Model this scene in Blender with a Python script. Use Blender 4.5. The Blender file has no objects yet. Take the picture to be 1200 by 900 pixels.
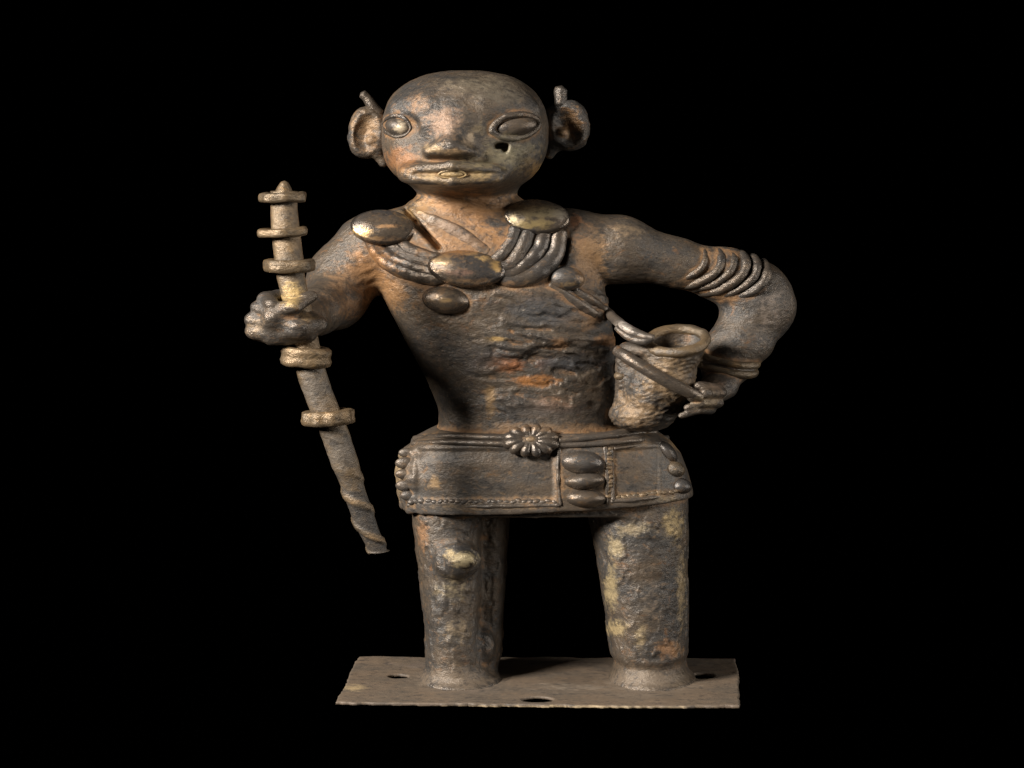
import bpy, math, random
import numpy as np
from mathutils import Vector
from mathutils.bvhtree import BVHTree
from mathutils.kdtree import KDTree

random.seed(7); rng = np.random.RandomState(7)
S = 0.0004            # metres per photograph pixel: the figure is about 0.29 m tall
D, H, HY = 3000.0, 743.0, 50.0   # camera distance, height over the plate, horizon row (pixel units)
scene = bpy.context.scene
col = scene.collection

# ------------------------------------------------------------------ camera, world, lamps
cam = bpy.data.cameras.new('camera'); cam.sensor_width = 36; cam.lens = 36 * D / 1200
cam.shift_y = -400 / 1200; cam.clip_end = 50; cam.clip_start = 0.05
co = bpy.data.objects.new('camera', cam); col.objects.link(co)
co.location = (0, -D * S, H * S); co.rotation_euler = (math.radians(90), 0, 0)
scene.camera = co
w = bpy.data.worlds.new('World'); scene.world = w; w.use_nodes = True
w.node_tree.nodes['Background'].inputs[0].default_value = (0.9, 0.93, 1, 1)
w.node_tree.nodes['Background'].inputs[1].default_value = 0.012
vs = scene.view_settings
vs.view_transform = 'Standard'; vs.look = 'None'; vs.exposure = 0; vs.gamma = 1

def area(name, loc, target, size, power, color):
    l = bpy.data.lights.new(name, 'AREA'); l.shape = 'RECTANGLE'; l.size = size[0]; l.size_y = size[1]
    l.energy = power; l.color = color
    o = bpy.data.objects.new(name, l); col.objects.link(o); o.location = loc
    o.rotation_euler = (Vector(target) - Vector(loc)).to_track_quat('-Z', 'Y').to_euler()
    return o
area('key_lamp', (-0.94, -0.73, 0.72), (0, 0, 0.15), (0.30, 0.30), 46, (1.0, 0.92, 0.82))
area('fill_lamp', (1.25, -0.36, 0.36), (0, 0, 0.15), (0.4, 0.5), 9, (1.0, 0.93, 0.84))

# ------------------------------------------------------------------ numpy tools
def M(px, py, y=0.0):
    s = 1 + y / D
    return np.array([(px - 600) * s, y, H - (py - HY) * s])
def proj(V):
    s = D / (D + V[:, 1])
    return 600 + V[:, 0] * s, HY + (H - V[:, 2]) * s
def sst(e0, e1, x):
    t = np.clip((x - e0) / (e1 - e0), 0, 1); return t * t * (3 - 2 * t)
def hash3(i, j, k, seed):
    n = (i * 73856093) ^ (j * 19349663) ^ (k * 83492791) ^ (seed * 2654435)
    n = n & 0x7fffffff
    n = ((n >> 13) ^ n); n = (n * ((n * n * 15731 + 789221) & 0x7fffffff) + 1376312589) & 0x7fffffff
    return n / 1073741824.0 - 1.0
def vnoise(P, seed=0):
    P = np.asarray(P, dtype=np.float64); I = np.floor(P).astype(np.int64); F = P - I; U = F * F * F * (F * (F * 6 - 15) + 10)
    r = 0
    for a in (0, 1):
        wa = U[:, 0] if a else 1 - U[:, 0]
        for b in (0, 1):
            wb = U[:, 1] if b else 1 - U[:, 1]
            for c in (0, 1):
                wc = U[:, 2] if c else 1 - U[:, 2]
                r = r + wa * wb * wc * hash3(I[:, 0] + a, I[:, 1] + b, I[:, 2] + c, seed)
    return r
def fbm(P, seed=0, octv=3):
    r = 0; a = 1.0; t = 0
    for o in range(octv):
        r = r + a * vnoise(P * 2 ** o + 11.3 * o, seed + o); t += a; a *= .55
    return r / t

# ------------------------------------------------------------------ distance fields
class Field:
    def __init__(s, lo, hi, h):
        s.h = h; s.lo = np.array(lo, float)
        s.ax = [np.arange(lo[i], hi[i] + h, h, dtype=np.float32) for i in range(3)]
        s.f = np.full([len(a) for a in s.ax], 60.0, dtype=np.float32)
    def sl(s, lo, hi, m):
        r = []
        for i in range(3):
            a = int(np.clip(math.floor((lo[i] - m - s.lo[i]) / s.h), 0, len(s.ax[i])))
            b = int(np.clip(math.ceil((hi[i] + m - s.lo[i]) / s.h) + 1, 0, len(s.ax[i])))
            r.append(slice(a, b))
        return tuple(r)
    def op(s, prim, k=6.0, mode='add'):
        fn, lo, hi = prim
        q = s.sl(lo, hi, k + 3 * s.h)
        X = s.ax[0][q[0]][:, None, None]; Y = s.ax[1][q[1]][None, :, None]; Z = s.ax[2][q[2]][None, None, :]
        if X.size == 0 or Y.size == 0 or Z.size == 0: return s
        d = fn(X, Y, Z).astype(np.float32); f = s.f[q]
        d = np.broadcast_to(d, f.shape)
        if mode == 'add':
            m = np.minimum(f, d); hh = np.maximum(k - np.abs(f - d), 0) / k; s.f[q] = m - hh * hh * k * .25
        else:
            m = np.maximum(f, -d); hh = np.maximum(k - np.abs(f + d), 0) / k; s.f[q] = m + hh * hh * k * .25
        return s
    def mesh(s):
        f = s.f; g = f < 0; n = [x - 1 for x in f.shape]
        cnt = np.zeros(n, np.int8)
        for a in (0, 1):
            for b in (0, 1):
                for c in (0, 1):
                    cnt += g[a:a + n[0], b:b + n[1], c:c + n[2]]
        C = np.argwhere((cnt > 0) & (cnt < 8)); I, J, K = C.T
        idx = np.full(n, -1, np.int32); idx[I, J, K] = np.arange(len(C))
        acc = np.zeros((len(C), 3)); wt = np.zeros(len(C))
        cor = [(a, b, c) for a in (0, 1) for b in (0, 1) for c in (0, 1)]
        val = {q: f[I + q[0], J + q[1], K + q[2]] for q in cor}
        for q in cor:
            for ax in range(3):
                if q[ax] == 0:
                    p = list(q); p[ax] = 1; p = tuple(p)
                    v0, v1 = val[q], val[p]; m = (v0 < 0) != (v1 < 0)
                    t = v0 / np.where(m, v0 - v1, 1)
                    P = np.tile(np.array(q, float), (len(C), 1)); P[:, ax] = t
                    acc[m] += P[m]; wt[m] += 1
        V = (C + acc / wt[:, None]) * s.h + s.lo
        F = []
        for ax in range(3):
            a1, a2 = (ax + 1) % 3, (ax + 2) % 3
            sh0 = [slice(None)] * 3; sh1 = [slice(None)] * 3
            sh0[ax] = slice(0, -1); sh1[ax] = slice(1, None)
            e = np.argwhere(g[tuple(sh0)] != g[tuple(sh1)])
            e = e[(e[:, a1] > 0) & (e[:, a2] > 0) & (e[:, a1] < n[a1]) & (e[:, a2] < n[a2])]
            ins = g[e[:, 0], e[:, 1], e[:, 2]]
            def cell(d1, d2):
                c = e.copy(); c[:, a1] -= d1; c[:, a2] -= d2
                return idx[c[:, 0], c[:, 1], c[:, 2]]
            q = np.stack([cell(1, 1), cell(0, 1), cell(0, 0), cell(1, 0)], 1)
            q[~ins] = q[~ins][:, ::-1]
            F.append(q)
        F = np.concatenate(F); F = F[(F >= 0).all(1)]
        return V, F
def edges_of(F):
    n = F.shape[1]
    return np.concatenate([F[:, [i, (i + 1) % n]] for i in range(n)])
def lap(V, E, cntv):
    r = np.empty_like(V)
    for i in range(V.shape[1]):
        r[:, i] = np.bincount(E[:, 0], V[E[:, 1], i], len(V)) + np.bincount(E[:, 1], V[E[:, 0], i], len(V))
    return r / cntv[:, None]
def vnormals(V, F):
    if F.shape[1] == 4: fn = np.cross(V[F[:, 2]] - V[F[:, 0]], V[F[:, 3]] - V[F[:, 1]])
    else: fn = np.cross(V[F[:, 1]] - V[F[:, 0]], V[F[:, 2]] - V[F[:, 0]])
    N = np.zeros_like(V)
    for i in range(3):
        for k in range(F.shape[1]): N[:, i] += np.bincount(F[:, k], fn[:, i], len(V))
    return N / np.maximum(np.linalg.norm(N, axis=1), 1e-9)[:, None]
def smooth(V, F, it, lam=.5):
    E = edges_of(F); c = np.maximum(np.bincount(E.ravel(), minlength=len(V)), 1)
    for _ in range(it): V = V + lam * (lap(V, E, c) - V)
    return V

# primitives: (function, box low, box high)
def ell(c, r, rz=0.0, n=2.0):
    c = np.asarray(c, float); R = max(r); r = np.asarray(r, float)
    ca, sa = math.cos(math.radians(rz)), math.sin(math.radians(rz))     # turn in the picture plane, anticlockwise
    def fn(X, Y, Z):
        x, y, z = X - c[0], Y - c[1], Z - c[2]
        if rz: x, z = x * ca + z * sa, -x * sa + z * ca
        if n == 2.0:
            k0 = np.sqrt((x / r[0]) ** 2 + (y / r[1]) ** 2 + (z / r[2]) ** 2)
            k1 = np.sqrt((x / r[0] ** 2) ** 2 + (y / r[1] ** 2) ** 2 + (z / r[2] ** 2) ** 2)
            return k0 * (k0 - 1) / np.maximum(k1, 1e-6)
        k0 = (np.abs(x / r[0]) ** n + np.abs(y / r[1]) ** n + np.abs(z / r[2]) ** n) ** (1 / n)
        return (k0 - 1) * r.min()
    e = np.array([R, r[1], R]) if rz else r
    return fn, c - e, c + e
def cap(a, b, ra, rb, asp=(1, 1, 1)):
    a, b, asp = np.asarray(a, float), np.asarray(b, float), np.asarray(asp, float)
    A, B = a / asp, b / asp; ab = B - A; L = max(float(ab @ ab), 1e-6); ms = asp.min()
    def fn(X, Y, Z):
        x, y, z = X / asp[0] - A[0], Y / asp[1] - A[1], Z / asp[2] - A[2]
        t = np.clip((x * ab[0] + y * ab[1] + z * ab[2]) / L, 0, 1)
        return (np.sqrt((x - t * ab[0]) ** 2 + (y - t * ab[1]) ** 2 + (z - t * ab[2]) ** 2) - (ra + (rb - ra) * t)) * ms
    R = max(ra, rb) * asp
    return fn, np.minimum(a, b) - R, np.maximum(a, b) + R
def chain(f, pts, rad, asp=(1, 1, 1), k=6, mode='add'):
    for i in range(len(pts) - 1): f.op(cap(pts[i], pts[i + 1], rad[i], rad[i + 1], asp), k, mode)
def crom(x, xs, ys):
    return np.interp(x, xs, ys)
def loft(rows, n=2.2, ybot=None):
    """rows: (py, left px, right px, centre depth, half depth) in the plane y=0"""
    R = sorted([(H - (r[0] - HY), (r[1] + r[2]) / 2 - 600, (r[2] - r[1]) / 2, r[3], r[4]) for r in rows])
    R = np.array(R); z = R[:, 0]
    zz = np.linspace(z[0], z[-1], 200); tab = [np.interp(zz, z, R[:, i]) for i in range(1, 5)]
    ker = np.hanning(13); ker /= ker.sum()
    for i in range(4):
        p = np.pad(tab[i], 6, mode='edge'); tab[i] = np.convolve(p, ker, 'valid')
    def fn(X, Y, Z):
        cx, a, cy, b = [np.interp(Z.ravel(), zz, t).reshape(Z.shape) for t in tab]
        k = (np.abs((X - cx) / a) ** n + np.abs((Y - cy) / b) ** n) ** (1 / n)
        d = (k - 1) * np.minimum(a, b)
        return np.maximum(d, np.maximum(z[0] - Z, Z - z[-1]))
    return fn, np.array([(R[:, 1] - R[:, 2]).min(), (R[:, 3] - R[:, 4]).min(), z[0]]), np.array([(R[:, 1] + R[:, 2]).max(), (R[:, 3] + R[:, 4]).max(), z[-1]])

# ------------------------------------------------------------------ materials
def nd(nt, t, **kw):
    n = nt.nodes.new(t)
    for k, v in kw.items(): setattr(n, k, v)
    return n
def bronze(name, grey, brown, rust, dirt, metal=.45, rough=.46, rustiness=.5, shine=.35, bump=.35, pol=(.21, .185, .165)):
    m = bpy.data.materials.new(name); m.use_nodes = True; nt = m.node_tree; L = nt.links.new
    b = nt.nodes['Principled BSDF']
    geo = nd(nt, 'ShaderNodeNewGeometry')
    mp = nd(nt, 'ShaderNodeMapping'); mp.inputs['Scale'].default_value = (1 / S / 1.7, 1 / S, 1 / S)
    L(geo.outputs['Position'], mp.inputs['Vector'])
    def noise(sc, det=4, rou=.6, dist=0.0):
        n = nd(nt, 'ShaderNodeTexNoise'); n.inputs['Scale'].default_value = sc; n.inputs['Detail'].default_value = det
        n.inputs['Roughness'].default_value = rou; n.inputs['Distortion'].default_value = dist
        L(mp.outputs['Vector'], n.inputs['Vector']); return n.outputs['Fac']
    def ramp(x, a, c):
        r = nd(nt, 'ShaderNodeMapRange', interpolation_type='SMOOTHSTEP'); L(x, r.inputs[0])
        r.inputs[1].default_value = a; r.inputs[2].default_value = c; return r.outputs[0]
    def mth(op, x, y):
        n = nd(nt, 'ShaderNodeMath', operation=op, use_clamp=False)
        for i, v in enumerate((x, y)):
            if isinstance(v, (int, float)): n.inputs[i].default_value = v
            else: L(v, n.inputs[i])
        return n.outputs[0]
    def mix(f, a, c, bl='MIX'):
        n = nd(nt, 'ShaderNodeMix', data_type='RGBA', blend_type=bl)
        for i, v in ((0, f), (6, a), (7, c)):
            if isinstance(v, (int, float)): n.inputs[i].default_value = v
            elif isinstance(v, tuple): n.inputs[i].default_value = v + (1,)
            else: L(v, n.inputs[i])
        return n.outputs[2]
    def att(nm):
        return nd(nt, 'ShaderNodeAttribute', attribute_name=nm)
    big, med, fin = noise(.022, 3), noise(.07, 5, .65, .6), noise(.33, 4, .7)
    cav = att('cav').outputs['Fac']; st = att('stain')
    dirty = att('grime').outputs['Fac']
    c = mix(ramp(big, .36, .64), grey, brown)
    c = mix(mth('MULTIPLY', ramp(med, .66 - .22 * rustiness, .80 - .16 * rustiness), .75), c, rust)
    # grime packed in hollows and round the applied ornaments
    g = mth('ADD', mth('MULTIPLY', cav, 1.0), mth('MULTIPLY', dirty, .8))
    g = mth('ADD', g, mth('MULTIPLY', mth('SUBTRACT', med, .5), 1.3))
    c = mix(ramp(g, .22, .85), c, mix(ramp(fin, .35, .65), dirt, rust))
    mid = noise(.17, 6, .7, .3)
    c = mix(mth('MULTIPLY', ramp(mid, .54, .68), .42), c, mix(ramp(big, .4, .6), dirt, rust))
    wq = mth('ADD', mth('MULTIPLY', st.outputs['Alpha'], .55), mth('ADD', mth('MULTIPLY', med, .6), mth('MULTIPLY', mid, .85)))
    wq = mth('MULTIPLY', mth('MULTIPLY', ramp(wq, .88, 1.22), ramp(st.outputs['Alpha'], .03, .45)), mth('SUBTRACT', 1.0, mth('MULTIPLY', dirty, .75)))
    c = mix(mth('MULTIPLY', wq, .92), c, st.outputs['Color'])
    # fine speckle and dark pits
    c = mix(mth('MULTIPLY', ramp(fin, .53, .70), .26), c, (.28, .205, .125))
    c = mix(mth('MULTIPLY', ramp(noise(.12, 6, .75), .48, .36), .66), c, (.026, .025, .026))
    sh = ramp(mth('ADD', mth('MULTIPLY', cav, -1.0), mth('MULTIPLY', mth('SUBTRACT', big, .5), .6)), .05, .5)
    sh = mth('MULTIPLY', sh, mth('SUBTRACT', 1.0, mth('MULTIPLY', wq, .8)))
    c = mix(mth('MULTIPLY', sh, .2), c, pol)
    L(c, b.inputs['Base Color'])
    me = mth('ADD', mth('MULTIPLY', sh, shine), metal); me = mth('MULTIPLY', me, mth('SUBTRACT', 1.0, mth('MULTIPLY', ramp(g, .22, .85), .8)))
    L(me, b.inputs['Metallic'])
    ro = mth('ADD', mth('SUBTRACT', rough, mth('MULTIPLY', sh, .12)), mth('MULTIPLY', ramp(g, .2, .8), .22))
    ro = mth('ADD', ro, mth('MULTIPLY', mth('SUBTRACT', fin, .5), .25))
    L(ro, b.inputs['Roughness'])
    bp = nd(nt, 'ShaderNodeBump'); bp.inputs['Strength'].default_value = bump; bp.inputs['Distance'].default_value = 4 * S
    hh = mth('ADD', mth('MULTIPLY', fin, .8), mth('MULTIPLY', noise(.14, 6, .7), .6))
    L(hh, bp.inputs['Height']); L(bp.outputs['Normal'], b.inputs['Normal'])
    return m
BODY = bronze('dark_patinated_bronze', (.056, .053, .051), (.098, .076, .056), (.215, .108, .046), (.26, .158, .08), metal=.22, rough=.42, rustiness=.38, shine=.32, bump=.46)
MED = bronze('rubbed_bronze', (.066, .063, .064), (.105, .082, .062), (.24, .135, .055), (.26, .16, .08), metal=.48, rough=.31, rustiness=.35, shine=.3, bump=.26)
ORN = bronze('worn_grey_bronze', (.072, .069, .068), (.105, .082, .062), (.24, .135, .055), (.26, .16, .08), metal=.34, rough=.40, rustiness=.35, shine=.25, bump=.30)
SKIRT = bronze('grey_bronze_sheet', (.075, .069, .064), (.110, .085, .063), (.21, .115, .05), (.26, .165, .085), metal=.2, rough=.44, rustiness=.35, shine=.22, bump=.34)
TAN = bronze('tan_crusted_bronze', (.085, .071, .056), (.185, .130, .078), (.28, .165, .068), (.30, .20, .108), metal=.16, rough=.45, rustiness=.5, shine=.25, bump=.46, pol=(.30, .22, .13))
PLATE = bronze('dull_brown_plate', (.100, .080, .062), (.138, .102, .072), (.165, .105, .063), (.23, .16, .10), metal=.02, rough=.68, rustiness=.3, shine=.1, bump=.2)

# stains with places of their own: px, py, half width, half height, colour, weight
STAINS = [
 (520, 142, 26, 26, (.30, .195, .135), .85), (492, 120, 20, 16, (.26, .15, .08), .7), (560, 100, 60, 16, (.20, .17, .125), .8), (585, 112, 40, 14, (.13, .115, .095), .8),
 (598, 180, 42, 24, (.19, .17, .115), .95), (560, 190, 40, 12, (.23, .20, .13), .8), (535, 206, 60, 11, (.36, .255, .12), .95), (470, 188, 26, 20, (.25, .12, .055), .95),
 (630, 200, 14, 16, (.36, .2, .07), .9), (508, 174, 12, 7, (.42, .33, .2), .9), (550, 165, 9, 12, (.42, .33, .24), .9), (562, 150, 18, 12, (.24, .19, .12), .7), (528, 178, 30, 6, (.36, .23, .12), .8),
 (540, 242, 75, 22, (.33, .175, .078), 1.0), (485, 250, 20, 12, (.33, .25, .11), .8), (600, 240, 25, 14, (.33, .2, .1), .8),
 (432, 320, 34, 38, (.36, .175, .066), 1.0), (458, 340, 26, 30, (.32, .18, .08), .95), (420, 360, 40, 20, (.20, .115, .06), .8), (400, 320, 30, 26, (.24, .175, .12), .5),
 (575, 336, 80, 9, (.28, .165, .085), .8), (540, 278, 55, 28, (.33, .175, .075), 1.0), (690, 305, 24, 46, (.29, .175, .09), .95), (675, 262, 12, 14, (.30, .13, .07), .8), (505, 355, 50, 25, (.20, .125, .07), .5),
 (600, 428, 22, 10, (.40, .15, .05), .95), (625, 446, 32, 8, (.40, .175, .055), .95), (582, 397, 13, 3.5, (.62, .40, .15), 1.0), (655, 403, 12, 8, (.36, .20, .10), .95), (715, 398, 20, 10, (.33, .17, .075), .9),
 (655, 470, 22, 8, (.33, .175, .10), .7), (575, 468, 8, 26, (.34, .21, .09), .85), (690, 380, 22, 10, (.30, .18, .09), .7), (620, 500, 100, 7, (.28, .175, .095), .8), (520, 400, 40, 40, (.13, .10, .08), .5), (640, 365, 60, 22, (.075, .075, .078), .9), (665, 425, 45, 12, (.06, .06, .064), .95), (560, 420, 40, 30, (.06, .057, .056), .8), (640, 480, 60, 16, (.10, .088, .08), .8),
 (545, 655, 17, 11, (.58, .48, .29), 1.0), (528, 650, 8, 8, (.40, .30, .16), .9), (530, 690, 28, 22, (.30, .245, .155), .6), (535, 740, 25, 25, (.27, .21, .14), .6), (495, 625, 10, 22, (.28, .155, .08), .8),
 (722, 640, 12, 16, (.36, .29, .175), .9), (716, 690, 10, 30, (.38, .30, .165), .9), (722, 735, 16, 12, (.40, .31, .165), .9), (790, 615, 14, 22, (.42, .31, .15), .95), (798, 690, 7, 60, (.36, .27, .15), .8), (745, 620, 30, 10, (.33, .27, .18), .7), (785, 760, 18, 14, (.33, .18, .09), .8), (750, 745, 10, 20, (.36, .28, .16), .7), (760, 700, 30, 40, (.19, .155, .125), .5),
 (762, 798, 66, 17, (.165, .13, .098), 1.0), (535, 796, 60, 15, (.165, .13, .098), 1.0), (900, 360, 34, 50, (.215, .18, .155), .6), (740, 270, 40, 14, (.25, .185, .12), .6), (850, 310, 50, 20, (.22, .165, .11), .5),
 (340, 350, 16, 10, (.50, .35, .15), .9), (362, 372, 14, 12, (.36, .25, .14), .7), (300, 385, 14, 14, (.36, .27, .18), .7), (395, 335, 24, 24, (.27, .17, .10), .7),
 (428, 155, 20, 28, (.28, .18, .10), .8), (668, 148, 16, 24, (.34, .20, .10), .8), (825, 470, 22, 12, (.36, .28, .17), .8), (840, 455, 20, 20, (.24, .165, .125), .6),
]
ALL = {}     # name -> list of (V) for grime distance
def stain_glint_attr(V, extra=()):
    x, y = proj(V); C = np.zeros((len(V), 4)); C[:, :3] = .2; A = np.zeros(len(V))
    for (sx, sy, rx, ry, c, wgt) in list(STAINS) + list(extra):
        lm = .3 * c[0] + .59 * c[1] + .11 * c[2]; c = list(c)
        d2 = ((x - sx) / rx) ** 2 + ((y - sy) / ry) ** 2
        m = d2 < 6
        a = wgt * np.exp(-d2[m] * .9)
        tot = A[m] + a
        C[m, :3] = C[m, :3] * (1 - a / np.maximum(tot, 1e-6))[:, None] + np.array(c)[None] * (a / np.maximum(tot, 1e-6))[:, None]
        A[m] = np.maximum(A[m], a)
    C[:, 3] = np.clip(A, 0, 1)
    return C
def build(name, V, F, mat, parent=None, cav_scale=3.2, grime=None, stain=(), label=None, smooth_shade=True):
    V = np.asarray(V, float); F = np.asarray(F)
    N = vnormals(V, F); E = edges_of(F); c = np.maximum(np.bincount(E.ravel(), minlength=len(V)), 1)
    W = V
    for _ in range(10): W = lap(W, E, c)
    cv = ((W - V) * N).sum(1) / cav_scale
    for _ in range(1): cv = lap(cv[:, None], E, c)[:, 0]
    ctr = (V.min(0) + V.max(0)) / 2
    me = bpy.data.meshes.new(name); nv, nf, k = len(V), len(F), F.shape[1]
    me.vertices.add(nv); me.vertices.foreach_set('co', ((V - ctr) * S).astype(np.float32).ravel())
    me.loops.add(nf * k); me.loops.foreach_set('vertex_index', F.astype(np.int32).ravel())
    me.polygons.add(nf); me.polygons.foreach_set('loop_start', np.arange(0, nf * k, k, dtype=np.int32))
    me.polygons.foreach_set('use_smooth', np.full(nf, smooth_shade))
    me.update(calc_edges=True); me.validate()
    a = me.attributes.new('cav', 'FLOAT', 'POINT'); a.data.foreach_set('value', np.clip(cv, -1, 1).astype(np.float32))
    a = me.attributes.new('grime', 'FLOAT', 'POINT'); a.data.foreach_set('value', (np.zeros(nv) if grime is None else grime).astype(np.float32))
    a = me.attributes.new('stain', 'FLOAT_COLOR', 'POINT'); a.data.foreach_set('color', stain_glint_attr(V, stain).astype(np.float32).ravel())
    me.materials.append(mat)
    o = bpy.data.objects.new(name, me); col.objects.link(o)
    o.location = ctr * S
    if parent is not None:
        o.parent = parent; o.matrix_parent_inverse.identity()
        o.location = (ctr * S) - np.array(ORIG[parent.name])
    ORIG[o.name] = tuple(ctr * S)
    if label: o['label'] = label
    return o
ORIG = {}
def rough_up(V, F, amp, sc, seed=0, octv=3, mask=None):
    N = vnormals(V, F); n = fbm(V * np.array([sc / 1.6, sc, sc]), seed, octv) * amp
    if mask is not None: n = n * mask
    return V + N * n[:, None]

# ------------------------------------------------------------------ backdrop
bm = bpy.data.materials.new('black_velvet'); bm.use_nodes = True
b = bm.node_tree.nodes['Principled BSDF']; b.inputs['Base Color'].default_value = (.00003, .00003, .00003, 1); b.inputs['Roughness'].default_value = 1; b.inputs['Specular IOR Level'].default_value = 0
prof = [(-4.0, 0)] + [(1.2 + .6 * math.sin(t), .6 - .6 * math.cos(t)) for t in np.linspace(0, math.pi / 2, 12)] + [(1.8, 4.0)]
zb = -4.2 * S
me = bpy.data.meshes.new('backdrop')
me.from_pydata([(x, y, z + zb) for (y, z) in prof for x in (-4, 4)], [], [(2 * i, 2 * i + 1, 2 * i + 3, 2 * i + 2) for i in range(len(prof) - 1)])
me.materials.append(bm); bo = bpy.data.objects.new('backdrop', me); col.objects.link(bo); bo['kind'] = 'structure'; bo['label'] = 'plain black velvet studio backdrop'

# ------------------------------------------------------------------ the statuette
root = bpy.data.objects.new('statuette', None); col.objects.link(root); root.location = (0, 0, zb)
root.empty_display_size = .02
root['label'] = 'cast bronze standing figure with ringed staff and cup on a rectangular plate'; root['category'] = 'statuette'
ORIG['statuette'] = (0, 0, zb)

# ---- body, one continuous surface
hb = 1.7
f = Field((-320, -236, -3), (340, 100, 716), hb)
f.op(loft([(240, 492, 604, 0, 34), (250, 462, 660, 2, 44), (265, 440, 690, 2, 52), (290, 434, 702, 0, 60), (320, 436, 706, -2, 64), (345, 447, 709, -3, 64), (370, 461, 714, -4, 61),
           (395, 473, 720, -4, 58), (420, 487, 722, -3, 55), (450, 503, 722, -2, 53), (480, 515, 722, -1, 54), (498, 514, 724, 0, 57), (520, 500, 760, 0, 66), (595, 486, 800, 0, 66)], 2.2), 4)
# shoulders, neck
f.op(cap(M(452, 278), M(520, 262), 30, 28, (1.15, 1.2, 1)), 16)
f.op(cap(M(590, 262), M(672, 276), 24, 26, (1.1, 1.2, 1)), 16)
f.op(cap(M(547, 205, -4), M(549, 262, 2), 36, 38, (1.58, 1.12, 1)), 14)
# head
hc = M(545, 156, -14)
f.op(ell(hc, (97, 80, 73), n=2.45), 10)
f.op(ell(M(540, 182, -42), (72, 44, 30), n=2.2), 14)                 # jaw
f.op(ell(M(532, 203, -77), (64, 33, 16.5), n=2.7), 7)                 # muzzle
f.op(cap(M(536, 112, -66), M(529, 166, -102), 12, 13, (1.85, 1, 1)), 20)   # nose ridge
f.op(ell(M(528, 172, -105), (26, 14, 10)), 9)
f.op(ell(M(507, 176, -98), (15, 13, 8)), 8); f.op(ell(M(549, 176, -98), (15, 13, 8)), 8)
f.op(cap(M(506, 188, -110), M(552, 188, -110), 4.5, 4.5, (1.2, 1.6, 1)), 4, 'sub')   # under the nose
f.op(cap(M(470, 128, -56), M(500, 124, -77), 7, 7), 20); f.op(cap(M(570, 124, -79), M(620, 129, -62), 7, 6), 20)   # brow
f.op(ell(M(468, 150, -84), (22, 9, 13)), 9, 'sub'); f.op(ell(M(602, 150, -98), (32, 9, 14)), 9, 'sub')   # sockets
f.op(cap(M(476, 170, -96), M(502, 156, -106), 10, 8, (1.6, 1, 1)), 14, 'sub'); f.op(cap(M(558, 158, -110), M(592, 182, -102), 9, 10, (1.6, 1, 1)), 14, 'sub')
f.op(ell(M(588, 171, -86), (9, 22, 3.6), rz=6), 2.5, 'sub'); f.op(ell(M(592, 175, -86), (4, 19, 4.2)), 2.5, 'sub')      # hole in the cheek
# lips
f.op(cap(M(455, 231.5, -104), M(612, 231.5, -104), 13, 13, (1, 3.2, 1)), 3, 'sub')
f.op(cap(M(488, 198, -98), M(530, 195, -111), 6.5, 8, (1, .9, .8)), 3); f.op(cap(M(530, 195, -111), M(580, 198, -98), 8, 6.5, (1, .9, .8)), 3)
f.op(cap(M(486, 210, -98), M(531, 212, -110), 6, 7.5, (1, .9, .8)), 3); f.op(cap(M(531, 212, -110), M(582, 210, -98), 7.5, 6, (1, .9, .8)), 3)
f.op(cap(M(486, 204, -108), M(531, 204, -119), 1.8, 2.6, (1, 3, 1)), 1.5, 'sub'); f.op(cap(M(531, 204, -119), M(582, 204, -108), 2.6, 1.8, (1, 3, 1)), 1.5, 'sub')
# viewer's left arm and hand
chain(f, [M(432, 292, 2), M(402, 324, -2), M(392, 350, -20), M(372, 364, -86), M(350, 376, -166)], [40, 37, 33, 25, 18], (1.05, 1.0, 1.0), 14)
f.op(ell(M(334, 382, -186), (41, 25, 19), rz=4, n=2.3), 8)
for (x0, y0, x1, y1, x2, y2, r) in [(326, 346, 308, 350, 318, 356, 8), (330, 358, 300, 360, 318, 366, 8), (330, 372, 295, 374, 336, 379, 9.5), (335, 388, 297, 388, 350, 390, 10)]:
    chain(f, [M(x0, y0, -176), M(x1 + 4, y1, -194), M(x2, y2, -210)], [r, r, r * .85], (1.2, 1, .85), 3)
chain(f, [M(320, 376, -208), M(340, 361, -212), M(364, 347, -202)], [10.5, 9, 7], (1.25, 1, .9), 5)       # thumb
f.op(cap(M(350, 384, -212), M(372, 380, -190), 9.5, 8.5, (1.3, 1, 1)), 7)
f.op(cap(M(318, 397, -200), M(362, 394, -200), 6, 7), 6)
# viewer's right arm and hand
chain(f, [M(672, 282, 2), M(728, 292, 4), M(792, 308, 8), M(852, 324, 14), M(882, 342, 18)], [36, 37, 27, 31, 32], (1, .95, 1), 12)
f.op(ell(M(890, 352, 18), (41, 34, 48), rz=20), 12)
chain(f, [M(888, 362, 16), M(866, 404, 4), M(852, 432, -10)], [25, 22.5, 17.5], (1.62, 1.2, 1), 10)
chain(f, [M(852, 432, -10), M(842, 454, -34), M(832, 466, -56)], [17, 13.5, 10], (1.5, 1.2, 1), 8)
for (x0, y0, x1, y1, r) in [(842, 460, 811, 466, 6.0), (840, 472, 806, 477.5, 5.0), (832, 480, 799, 487, 4.4)]:
    chain(f, [M(x0, y0, -66), M((x0 + x1) / 2, (y0 + y1) / 2 - 2, -96), M(x1, y1, -98)], [r + 1.5, r, r * .8], (1.3, 1, 1), 1.5)
f.op(cap(M(838, 456, -62), M(820, 452, -84), 6.5, 5.5, (1.3, 1, 1)), 3)
f.op(ell((-60, -12, 0), (47, 53, 9)), 8); f.op(ell((164, -4, 0), (51, 63, 9)), 8)      # spread of the feet on the plate
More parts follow.
